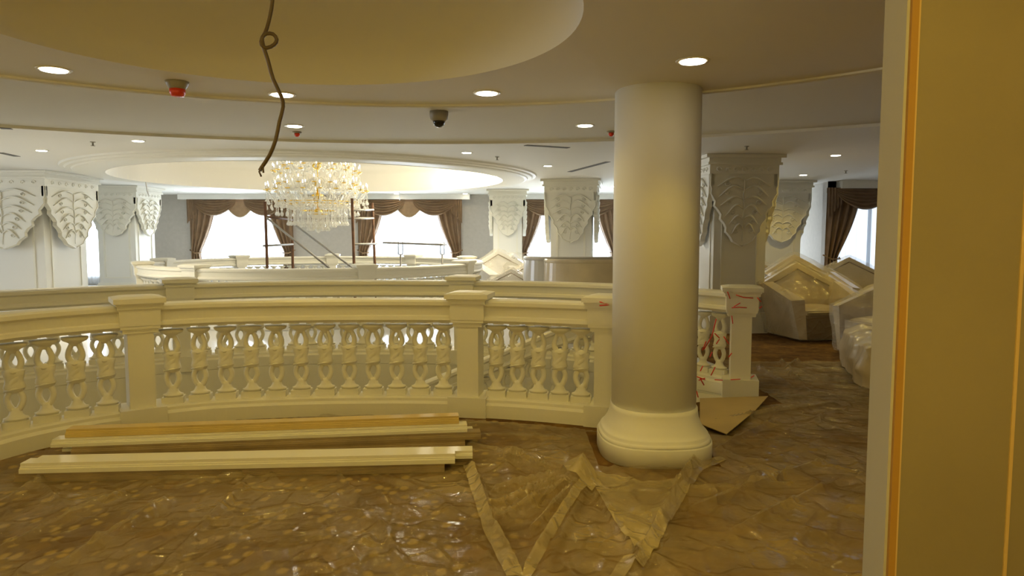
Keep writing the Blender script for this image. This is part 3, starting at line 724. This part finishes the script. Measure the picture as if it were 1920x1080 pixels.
# ------------------------------------------------------------------ wrapped armchairs
def armchair(label, front_mat, body, loc, rz, s=1):
    r = thing('armchair', label, 'armchair', loc, rz); r.scale = (s, s, s)
    b = MB(); b.prism([(-.33, .02), (.33, .02), (.35, .44), (-.35, .44)], -.42, -.30, 'y'); fixn(b.build('front_panel', front_mat, r))
    b = MB(); b.box(-.36, .36, -.30, .36, .02, .40); b.build('seat_base', body, r)
    b = MB(); b.grid(10, 10, lambda u, v: (-.35+.7*u, -.44+.74*v, .42+.09*(math.sin(PI*u)*math.sin(PI*v))**.4)); b.box(-.35, .35, -.42, .32, .38, .44); b.build('seat_cushion', body, r)
    for sg in (-1, 1):
        b = MB()
        A = [(.36, -.46, .02), (.42, -.46, .62), (.52, .30, .84), (.42, .40, .02)]; Bq = [(.46, -.42, .02), (.60, -.40, .60), (.66, .34, .82), (.52, .42, .02)]
        vs = [(sg*x, y, z) for x, y, z in A+Bq]
        b.add(vs, [(0, 1, 2, 3), (7, 6, 5, 4), (0, 4, 5, 1), (1, 5, 6, 2), (2, 6, 7, 3), (3, 7, 4, 0)]); fixn(b.build('arm', body, r))
    b = MB(); pent = [(-.44, .02), (-.62, .80), (-.30, .98), (0, 1.14), (.30, .98), (.62, .80), (.44, .02)]
    Mb = Matrix.Translation((0, .34, 0)) @ Matrix.Rotation(math.radians(-10), 4, 'X'); b.prism(pent, -.02, .13, 'y', Mb); fixn(b.build('backrest', body, r))
    b = MB()
    for sg in (-1, 1): b.tube([Mb @ Vector((sg*.54, -.03, .76)), Mb @ Vector((sg*.26, -.035, .90)), Mb @ Vector((0, -.03, 1.04))], .012, 5)
    b.build('backrest_piping', brownv, r)
    # shrink film: hull of the chair
    bm = bmesh.new()
    for x, y, z in [(-.47, -.47, .01), (.47, -.47, .01), (-.62, -.42, .62), (.62, -.42, .62), (-.68, .36, .83), (.68, .36, .83), (-.53, .5, .01), (.53, .5, .01), (-.64, .54, .80), (.64, .54, .80), (0, .70, 1.15), (0, .46, 1.16), (-.35, -.47, .52), (.35, -.47, .52)]:
        bm.verts.new((x, y, z))
    bmesh.ops.convex_hull(bm, input=bm.verts)
    bmesh.ops.delete(bm, geom=[v for v in bm.verts if not v.link_faces], context='VERTS')
    for _ in range(4): bmesh.ops.subdivide_edges(bm, edges=[e for e in bm.edges if e.calc_length() > .09], cuts=1)
    bmesh.ops.triangulate(bm, faces=bm.faces)
    bmesh.ops.recalc_face_normals(bm, faces=bm.faces); bm.normal_update()
    for v in bm.verts:
        if v.co.z > .03: v.co += v.normal*(.014+.03*noise.noise(v.co*4.5+Vector(loc))+.012*noise.noise(v.co*13))
        if v.co.z < .01: v.co.z = .01
    me = bpy.data.meshes.new('plastic_wrap'); bm.to_mesh(me); bm.free(); me.materials.append(wrapf)
    o = bpy.data.objects.new('plastic_wrap', me); C.objects.link(o); o.parent = r
    return r
A0 = armchair('wrapped armchair with a peaked back and dark front, facing the camera', brownv, vinyl, (4.68, 10.72, .02), math.radians(8), 1.0)
A1 = armchair('wrapped armchair at the right edge, turned side-on beside the brown door', vinyl, vinyl, (5.0, 9.1, .02), math.radians(-72), 1.0)
A2 = armchair('wrapped armchair behind the front one, its peaked back rising higher', vinyl, vinyl, (5.35, 12.35, .02), math.radians(10), 1.08)
def cp(src, loc, rz, label, s=1): return dup(src, loc, rz, label, s)
cp(A2, (6.75, 13.6, .02), math.radians(-12), 'wrapped armchair below the nearer window, behind the side-on one')
cp(A2, (4.0, 13.3, .02), math.radians(24), 'wrapped armchair beside the shadowed pier, partly behind the newel', .95)
cp(A1, (6.0, 10.6, .02), math.radians(-70), 'wrapped armchair tipped against its neighbour at the right edge')
cp(A2, (5.2, 14.3, .02), math.radians(5), 'farthest wrapped armchair below the pale carved pier', .95)
cp(A2, (2.9, 14.6, .02), math.radians(20), 'wrapped armchair just left of the round column, above the booth', 1.15)
A3 = armchair('tallest glaring white wrapped armchair beside the atrium balustrade', vinylw, vinylw, (-.12, 16.8, .02), math.radians(25), 1.06)
cp(A3, (.35, 15.4, .02), math.radians(-30), 'bright wrapped armchair in the middle of the glaring furniture pile', .95)
cp(A3, (.5, 17.6, .02), math.radians(60), 'bright wrapped armchair behind the glaring pile, near the booth end', .98)
cp(A3, (-.12, 13.4, .02), math.radians(-15), 'lower wrapped armchair in front of the glaring furniture pile', .80)
# long wrapped parcel at the lower right
b = MB(); Mx = Matrix.Translation((4.12, 7.75, .02)) @ Matrix.Rotation(math.atan2(-2.86, -.94), 4, 'Z')
def pf(u, v):
    prof_ = [(-.28, 0), (-.30, .20), (-.24, .40), (-.05, .47), (.12, .43), (.26, .36), (.30, .18), (.28, 0)]; q = v*7; i0 = min(6, int(q)); f_ = q-i0
    yy = prof_[i0][0]*(1-f_)+prof_[i0+1][0]*f_; zz = prof_[i0][1]*(1-f_)+prof_[i0+1][1]*f_
    e = min(1, min(u, 1-u)*12+.02); k_ = noise.noise(Vector((u*6, v*5, 3)))*.05+noise.noise(Vector((u*17, v*12, 3)))*.02
    return Mx @ Vector((-.95+1.9*u, (yy+k_)*(.3+.7*e), max(.0, (zz+k_*(zz > .05))*(.1+.9*e))))
b.grid(48, 42, pf)
pc = tag(b.build('wrapped_parcel', vinyl), 'low wrapped parcel in crumpled plastic at the foot of the side-on armchair', 'parcel')

# curved booths
def booth(label, x0, x1, y, m, h=1.22):
    r = thing('booth_sofa', label, 'sofa', ((x0+x1)/2, y, .005)); w_ = (x1-x0)/2
    pts = [Vector((-w_, .55, 0)), Vector((-w_+.06, .15, 0)), Vector((-w_*.45, -.06, 0)), Vector((w_*.45, -.06, 0)), Vector((w_-.06, .15, 0)), Vector((w_, .55, 0))]
    P = spline(pts, .06)
    b = MB(); b.sweep(P, [(-.07, 0), (.07, 0), (.02, h), (-.09, h)]); fixn(b.build('curved_back', m, r))
    b = MB(); b.tube([p+Vector((0, 0, h)) for p in P], .035, 8); b.build('top_roll', m, r)
    b = MB(); b.grid(20, 6, lambda u, v: (-w_+.12+u*(2*w_-.24), .12+.62*v, .44+.04*math.sin(PI*v))); b.prism([(-w_+.14, .12), (w_-.14, .12), (w_-.14, .74), (-w_+.14, .74)], .02, .43); b.build('seat', m, r)
    b = MB(); b.tube([P[0]+Vector((.0, -.02, .02)), P[0]+Vector((0, -.02, h+.01))], .035, 8); b.build('end_piping', vinylw, r)
    return r
booth('curved cream booth with tall back left of the round column', .52, 2.3, 10.2, vinyl, 1.20)
booth('grey booth end with white piping behind the cream booth', .22, 1.7, 10.75, boothg, 1.22)

# ------------------------------------------------------------------ ceiling fittings
def downlight(px, py, z, label, power=0, size=.075, spot=150, big=True):
    P = atz(px, py, z); P.y = min(P.y, 21.5)
    r = thing('downlight', label, 'ceiling lamp', (P.x, P.y, z))
    b = MB(); b.lathe([(size, -.004), (size+.018, -.006), (size+.022, 0), (size, 0)], 28); b.build('rim', rim, r)
    b = MB(); b.lathe([(.001, -.010), (size*.94, -.010), (size*.94, -.004), (.001, -.004)], 28); b.build('diffuser', lampem, r)
    if power:
        l = bpy.data.lights.new('downlight_beam', 'SPOT'); l.energy = power; l.color = WARM if py < 250 or px > 1500 else (1, .86, .58); l.spot_size = math.radians(spot); l.spot_blend = .55; l.shadow_soft_size = size*.9
        o = bpy.data.objects.new('downlight_beam', l); C.objects.link(o); o.location = (P.x, P.y, z-.03)
    return r
DL = [(101, 130, Z1, 'downlight nearest the left edge, in the lowest ceiling', 1), (529, 177, Z1, 'downlight crossed by the dangling cable', 1), (913, 174, Z1, 'downlight in the lowest ceiling left of the column', 1),
      (1299, 114, Z1, 'downlight right above the round column', .7), (552, 236, Z2, 'downlight above the small red sensor, over the chandelier', 2.2), (1097, 235, Z2, 'downlight just left of the column in the second ceiling', 2.2),
      (259, 264, Z3, 'downlight above the left end of the dome ring', .8), (875, 286, Z3, 'downlight above the right part of the dome ring', 1.6), (1027, 311, Z3, 'small downlight between the dome ring and the thin pier', 1.2),
      (1567, 291, Z3, 'downlight over the wrapped armchairs, nearer one', 5), (1506, 328, Z3, 'smaller farther downlight over the wrapped armchairs', 2.5), (78, 282, Z3, 'downlight over the wide left pier', 15),
      (332, 356, Z3, 'tiny downlight over the grey far wall, left of the drapes', .3), (752, 366, Z3, 'tiny far downlight above the right drapes, left one', .2), (878, 368, Z3, 'tiny far downlight over the grey wall right of the drapes', .3),
      (1150, 350, Z3, 'tiny far downlight touching the left edge of the column', .3), (173, 338, Z3, 'tiny downlight above the far left window', .2)]
for i, (px, py, z, lb, k) in enumerate(DL):
    downlight(px, py, z, lb, LAMP*k, .078 if z < Z3 else .075, spot=94 if px == 1299 else 150)
for x, y, k in ((-2.9, .6, 1), (0, -.6, 1), (1.15, 2.7, 2.6), (-1.8, 2.4, .8), (2.6, 3.2, .8), (2.4, .6, .8), (4.8, 5.6, .8), (4.6, 2.6, .8), (5.5, 9.5, .6)):  # unseen downlights, added to fill the near area and the column front
    d1 = math.hypot(x-D1[0], y-D1[1]) < D1[2]; z = Z1 if d1 else (Z2 if math.hypot(x-D2[0], y-D2[1]) < D2[2] else Z3)
    l = bpy.data.lights.new('downlight_beam', 'SPOT'); l.energy = LAMP*k; l.color = WARM; l.spot_size = math.radians(160); l.spot_blend = .7; l.shadow_soft_size = .07
    o = bpy.data.objects.new('downlight_beam', l); C.objects.link(o); o.location = (x, y, z-.03)
    r = thing('downlight', 'added fill downlight, round and recessed, outside the view', 'ceiling lamp', (x, y, z), group='added fill downlights outside the view')
    b = MB(); b.lathe([(.078, -.004), (.096, -.006), (.10, 0), (.078, 0)], 28); b.build('rim', rim, r)
    b = MB(); b.lathe([(.001, -.010), (.073, -.010), (.073, -.004), (.001, -.004)], 28); b.build('diffuser', lampem, r)

for x, y in ((-1.6, -1.4), (.3, -.2), (-5.2, .2)):  # bulbs added as warm fill for the near room, never in view
    z = Z2 if math.hypot(x-D1[0], y-D1[1]) > D1[2] else Z1
    r = thing('fill_bulb', 'added fill bulb on a short cable outside the view', 'ceiling lamp', (x, y, z), group='added fill bulbs outside the view')
    b = MB(); b.tube([(0, 0, 0), (0, 0, -.28)], .006, 6); b.lathe([(.02, -.28), (.024, -.33), (.02, -.34)], 12); b.build('lamp_holder', wire_m, r)
    b = MB(); b.lathe([(.015, -.34), (.045, -.40), (.05, -.44), (.03, -.48), (.004, -.49)], 16); b.build('glass_bulb', lampem, r)
    l = bpy.data.lights.new('bulb_fill', 'POINT'); l.energy = FILL_BULB; l.color = WARM; l.shadow_soft_size = .12
    o = bpy.data.objects.new('bulb_fill', l); C.objects.link(o); o.location = (x, y, z-.56)

# fire alarm beacon, sensors, dome camera
P = atz(332, 153, Z1); r = thing('fire_alarm_beacon', 'red fire alarm beacon with grey base on the lowest ceiling', 'alarm', P)
b = MB(); b.lathe([(.075, 0), (.07, -.02), (.055, -.045), (.05, -.05)], 24); b.build('base', camgrey, r)
b = MB(); b.lathe([(.05, -.05), (.05, -.075), (.04, -.095), (.02, -.10), (.005, -.10)], 24); b.build('red_lens', red, r)
for px, py, z, lb in ((557, 247, Z2, 'small red ceiling sensor above the chandelier'), (1146, 246, Z2, 'small red ceiling sensor at the left edge of the column')):
    P = atz(px, py, z); r = thing('ceiling_sensor', lb, 'sensor', P)
    b = MB(); b.lathe([(.05, 0), (.05, -.012), (.03, -.018)], 16); b.build('base', camgrey, r)
    b = MB(); b.lathe([(.028, -.018), (.03, -.035), (.015, -.055), (.004, -.055)], 16); b.build('red_cap', red, r)
P = atz(823, 209, Z2); r = thing('dome_camera', 'grey dome security camera hanging from the second ceiling', 'security camera', P)
b = MB(); b.lathe([(.085, 0), (.085, -.03), (.08, -.07), (.058, -.088)], 28); b.build('housing', camgrey, r)
b = MB(); b.lathe([(.056, -.088), (.055, -.10), (.045, -.125), (.025, -.14), (.003, -.145)], 24); b.build('dark_dome', dark, r)
for a_, b_, lb in (((0, 286), (32, 293), 'slot air diffuser at the far left of the ceiling'), ((985, 272), (1066, 277), 'slot air diffuser left of the column, running level'), ((1068, 322), (1140, 303), 'slanting slot air diffuser left of the column'), ((0, 240), (22, 241), 'slot air diffuser at the left edge, nearer the camera')):
    A = atz(*a_, Z3); B = atz(*b_, Z3); b = MB()
    b.sweep([Vector((A.x, A.y, Z3)), Vector((B.x, B.y, Z3))], [(-.05, 0), (-.05, -.006), (.05, -.006), (.05, 0)]); tag(fixn(b.build('slot_diffuser', slot)), lb, 'air vent')
for px, py, lb in ((174, 266, 'tiny grey sprinkler above the left end of the dome ring'), (1400, 274, 'tiny sprinkler right of the shadowed pier'), (1586, 320, 'tiny sprinkler above the wrapped armchairs'), (932, 294, 'tiny sprinkler over the right end of the dome ring')):
    P = atz(px, py, Z3); r = thing('sprinkler', lb, 'sprinkler', P)
    b = MB(); b.lathe([(.035, 0), (.035, -.006), (.012, -.012), (.012, -.05)], 12); b.build('stem', camgrey, r)
    b = MB(); b.lathe([(.028, -.05), (.028, -.055)], 12); b.build('deflector', camgrey, r)

# dangling cable
cab = [(512, -60), (511, 0), (504, 40), (497, 62), (491, 72), (490, 84), (500, 90), (514, 84), (519, 74), (512, 64), (500, 63), (492, 70), (493, 84), (502, 112), (512, 148), (527, 180), (531, 200), (524, 228), (517, 262), (506, 290), (492, 312), (487, 320)]
Yc = 2.25; pts = [aty(x, y, Yc+.01*math.sin(i)) for i, (x, y) in enumerate(cab)]; top = pts[0].copy(); top.z = Z1+.30; mid = pts[0].lerp(top, .5)
cb = thing('hanging_cable', 'brown knotted cable dangling from the round ceiling recess', 'cable', (top.x, top.y, 0))
off = Vector((-top.x, -top.y, 0))
b = MB(); b.tube([p+off for p in spline([top, mid]+pts, .02)], .0062, 8); b.build('cable_sheath', wire_m, cb)
b = MB(); b.tube([aty(492, 312, Yc)+off, aty(486, 322, Yc)+off, aty(490, 331, Yc)+off], .003, 6); b.tube([aty(493, 311, Yc)+off, aty(494, 324, Yc)+off], .003, 6); b.build('bare_core', wire_m, cb)
# pale loose wires from the far ceiling
for pts_, Y, lb in (([(274, 346), (276, 358), (280, 368)], 15.5, 'short pale wire stub hanging from the far left ceiling'), ([(749, 366), (750, 372), (749, 376)], 20.5, 'tiny pale wire stub above the right drapes')):
    b = MB(); p_ = [aty(x, y, Y) for x, y in pts_]; p0 = p_[0].copy(); p0.z = Z3
    b.tube([p0]+p_, .014, 6); tag(b.build('loose_wire', dust), lb, 'cable')

# ------------------------------------------------------------------ scaffold in the atrium
def rod(b, A, B, r=.024): b.tube([A, B], r, 8)
sf = thing('scaffold_tower', 'rusty steel scaffold tower standing in the atrium under the chandelier', 'scaffold', (0, 0, 0))
tops = [((497, 378), (501, 500), 14.0), ((548, 450), (549, 500), 15.6), ((660, 372), (664, 500), 14.0), ((698, 380), (703, 500), 15.6)]
for (a_, b_, Y) in tops:
    A = aty(*a_, Y); B = aty(*b_, Y); dvec = (A-B).normalized(); k = (B.z+3.58)/dvec.z
    b = MB(); rod(b, A, B-dvec*k, .03); b.build('standard_pole', rust, sf)
for (a_, Ya, b_, Yb, mm) in (((497, 406), 14.0, (618, 503), 14.0, greyst), ((548, 418), 15.6, (662, 503), 14.6, greyst), ((494, 461), 14.0, (549, 458), 15.6, greyst), ((497, 406), 14, (548, 412), 15.6, rust), ((660, 394), 14, (700, 393), 15.6, greyst), ((660, 410), 14, (700, 409), 15.6, greyst), ((664, 458), 14, (706, 457), 15.6, greyst), ((562, 410), 15.6, (698, 409), 15.6, greyst)):
    b = MB(); rod(b, aty(*a_, Ya), aty(*b_, Yb), .022); b.build('brace', mm, sf)
for z in (-3.2, -1.6):
    for i, j in ((0, 1), (0, 2), (1, 3), (2, 3)):
        A = aty(*tops[i][1], tops[i][2]); B = aty(*tops[j][1], tops[j][2]); A.z = B.z = z; b = MB(); rod(b, A, B); b.build('brace', rust, sf)
gr = thing('scaffold_guard', 'thin grey scaffold plank with two bracket frames before the right far window', 'scaffold', (0, 0, 0))
b = MB(); A = aty(722, 455, 15.4); B = aty(834, 459, 15.0); b.sweep([A, B], [(-.12, -.02), (.12, -.02), (.12, .02), (-.12, .02)]); fixn(b.build('plank', greyst, gr))
for x0, x1 in ((747, 755), (826, 833)):
    b = MB(); rod(b, aty(x0, 453, 15.2), aty(x0, 477, 15.2), .012); rod(b, aty(x1, 453, 15.2), aty(x1, 477, 15.2), .012); rod(b, aty(x0, 477, 15.2), aty(x1, 477, 15.2), .012); b.build('bracket_frame', greyst, gr)
for x in (751, 829):
    A = aty(x, 477, 15.2); b = MB(); rod(b, A, Vector((A.x, A.y, -3.58)), .02); b.build('support_pole', greyst, gr)

# ------------------------------------------------------------------ chandelier
CH = aty(597, 437, 15.0); cx, cy = CH.x, CH.y; z0 = CH.z
ch = thing('chandelier', 'large tiered crystal and gold chandelier hanging under the dome', 'chandelier', (cx, cy, 0))
ztop = Z3+1.40
b = MB(); b.tube([(0, 0, z0+.35), (0, 0, ztop)], .02, 8); b.build('stem', gold, ch)
for z, rr in ((z0+.45, .09), (z0+.78, .13), (z0+1.05, .11), (z0+1.42, .10), (z0+1.9, .08)):
    b = MB(); b.lathe([(.02, -.07), (rr*.7, -.05), (rr, 0), (rr, .04), (rr*.6, .06), (.02, .09)], 20, (0, 0, z)); b.build('gold_hub', gold, ch)
b = MB(); b.lathe([(.01, 0), (.05, .03), (.065, .08), (.04, .13), (.015, .16)], 16, (0, 0, z0)); b.build('finial_ball', crystal, ch)
b = MB(); b.lathe([(.02, 0), (.16, .05), (.22, .12), (.23, .16), (.02, .17)], 24, (0, 0, z0+.28)); b.build('crystal_bowl', crystal, ch)
def arm_mb(R, rise):
    b = MB(); pts = []; N = 18
    for i in range(N+1):
        t = i/N; x = .08+(R-.08)*t; z = -.20*math.sin(PI*t*.95)*1.0+rise*t**3+.04*math.sin(PI*2*t)
        pts.append((x, 0, z))
    b.tube(pts, [.016-.006*i/N for i in range(N+1)], 6); return b, pts[-1]
armcache = {}
def strand_mb(nb, drop):
    b = MB(); z = 0
    for i in range(nb):
        r = .0125; b.add([(0, 0, z), (r, 0, z-.016), (0, r, z-.016), (-r, 0, z-.016), (0, -r, z-.016), (0, 0, z-.032)], [(0, 1, 2), (0, 2, 3), (0, 3, 4), (0, 4, 1), (5, 2, 1), (5, 3, 2), (5, 4, 3), (5, 1, 4)]); z -= .033
    b.lathe([(.003, 0), (.014, -.02), (.034*drop, -.06), (.03*drop, -.085), (.004, -.10)], 8, (0, 0, z), smooth=False); return b
SP = {}
def strand(x, y, z, nb, drop=1):
    key = (nb, drop); M = Matrix.Translation((x, y, z)) @ Matrix.Rotation(random.random()*3, 4, 'Z')
    if key not in SP:
        SP[key] = strand_mb(nb, drop).build('crystal_strand', crystal, ch); SP[key].matrix_basis = M
    else: inst(SP[key], ch, M)
def tier(n, R, z, rise, phase, strands):
    ab, tip = arm_mb(R, rise); A = None
    for k in range(n):
        a = 2*PI*(k+phase)/n; M = Matrix.Translation((0, 0, z)) @ Matrix.Rotation(a, 4, 'Z')
        if A is None:
            A = ab.build('crystal_arm', crystal, ch)
            s = MB(); s.lathe([(.005, 0), (.05, .006), (.055, .02), (.02, .012)], 12, (tip[0], 0, tip[2])); s.build('drip_pan', gold, A)
            s = MB(); s.lathe([(.012, .01), (.013, .11), (.010, .115)], 8, (tip[0], 0, tip[2])); s.build('candle_sleeve', dust, A)
            s = MB(); s.lathe([(.009, .115), (.013, .135), (.009, .16), (.002, .175)], 8, (tip[0], 0, tip[2])); s.build('candle_bulb', flame, A)
            A.matrix_basis = M; o = A
        else:
            o = inst(A, ch, M)
            for g in A.children:
                q = g.copy(); C.objects.link(q); q.parent = o
        for nb, fr in strands:
            strand(R*fr*math.cos(a), R*fr*math.sin(a), z+tip[2]*(1 if fr > .9 else .2)-.02, nb)
            strand(R*fr*math.cos(a+PI/n), R*fr*math.sin(a+PI/n), z+.0, max(2, nb-1), .8)
tier(20, 1.05, z0+.72, .20, 0, ((5, 1.0), (3, .82)))
tier(16, .82, z0+.80, .26, .5, ((4, 1.0), (7, .72)))
tier(18, .90, z0+1.10, .22, .25, ((4, 1.0), (3, .7)))
tier(14, .70, z0+1.18, .26, .25, ((4, 1.0), (4, .7)))
tier(14, .78, z0+1.52, .20, 0, ((4, 1.0), (3, .7)))
tier(10, .50, z0+1.80, .2, 0, ((4, 1.0), (3, .6)))
for R, n, z, nb in ((.62, 34, z0+.62, 11), (.50, 26, z0+.56, 9), (.36, 20, z0+.48, 8), (.22, 14, z0+.40, 8), (.20, 10, z0+.30, 4), (.10, 6, z0+.28, 3), (.85, 30, z0+.66, 6)):
    for k in range(n): strand(R*math.cos(2*PI*k/n), R*math.sin(2*PI*k/n), z, nb)
for R, z in ((.62, z0+.62), (.36, z0+.48), (.22, z0+.40), (.85, z0+.66)):
    b = MB(); b.tube(circ(0, 0, R, 40, z=z), .009, 6, closed=True); b.build('gold_ring', gold, ch)

# cove lamps in the dome and an added spot for the sun patch on the wrapped pile
cv = thing('cove_lamp', 'bright strip lamp tucked behind the right side of the dome ring', 'lamp', (AC.x, AC.y, 0))
b = MB(); b.sweep([Vector((3.86*math.cos(a), 3.86*math.sin(a), Z3+.02)) for a in [math.radians(-25+i*4) for i in range(21)]], [(-.02, 0), (.02, 0), (.02, .03), (-.02, .03)])
cove_m = mat('cove_glow', (1, .9, .7), .5, emit=(1, .86, .55), estr=60); fixn(b.build('light_strip', cove_m, cv))
l = bpy.data.lights.new('cove_light', 'POINT'); l.energy = 260; l.color = (1, .92, .72); l.shadow_soft_size = .3
o = bpy.data.objects.new('cove_light', l); C.objects.link(o); o.location = (AC.x+2.7, AC.y+1.4, Z3+.40)
l = bpy.data.lights.new('pile_fill_spot', 'SPOT'); l.energy = 4200; l.color = (1, .95, .82); l.spot_size = math.radians(62); l.spot_blend = .5; l.shadow_soft_size = .08
o = bpy.data.objects.new('pile_fill_spot', l); C.objects.link(o); o.location = (.15, 15.9, Z3-.03); o.rotation_euler = (0, math.radians(6), 0)
for x, y in ((.15, 15.9),):  # fixture added for the spot that replaces window sun
    r = thing('downlight', 'added bright downlight for the sun patch on the furniture pile', 'ceiling lamp', (x, y, Z3))
    b = MB(); b.lathe([(.05, -.004), (.07, -.006), (.074, 0), (.05, 0)], 24); b.build('rim', rim, r)
    b = MB(); b.lathe([(.001, -.01), (.047, -.01), (.047, -.004), (.001, -.004)], 24); b.build('diffuser', lampem, r)
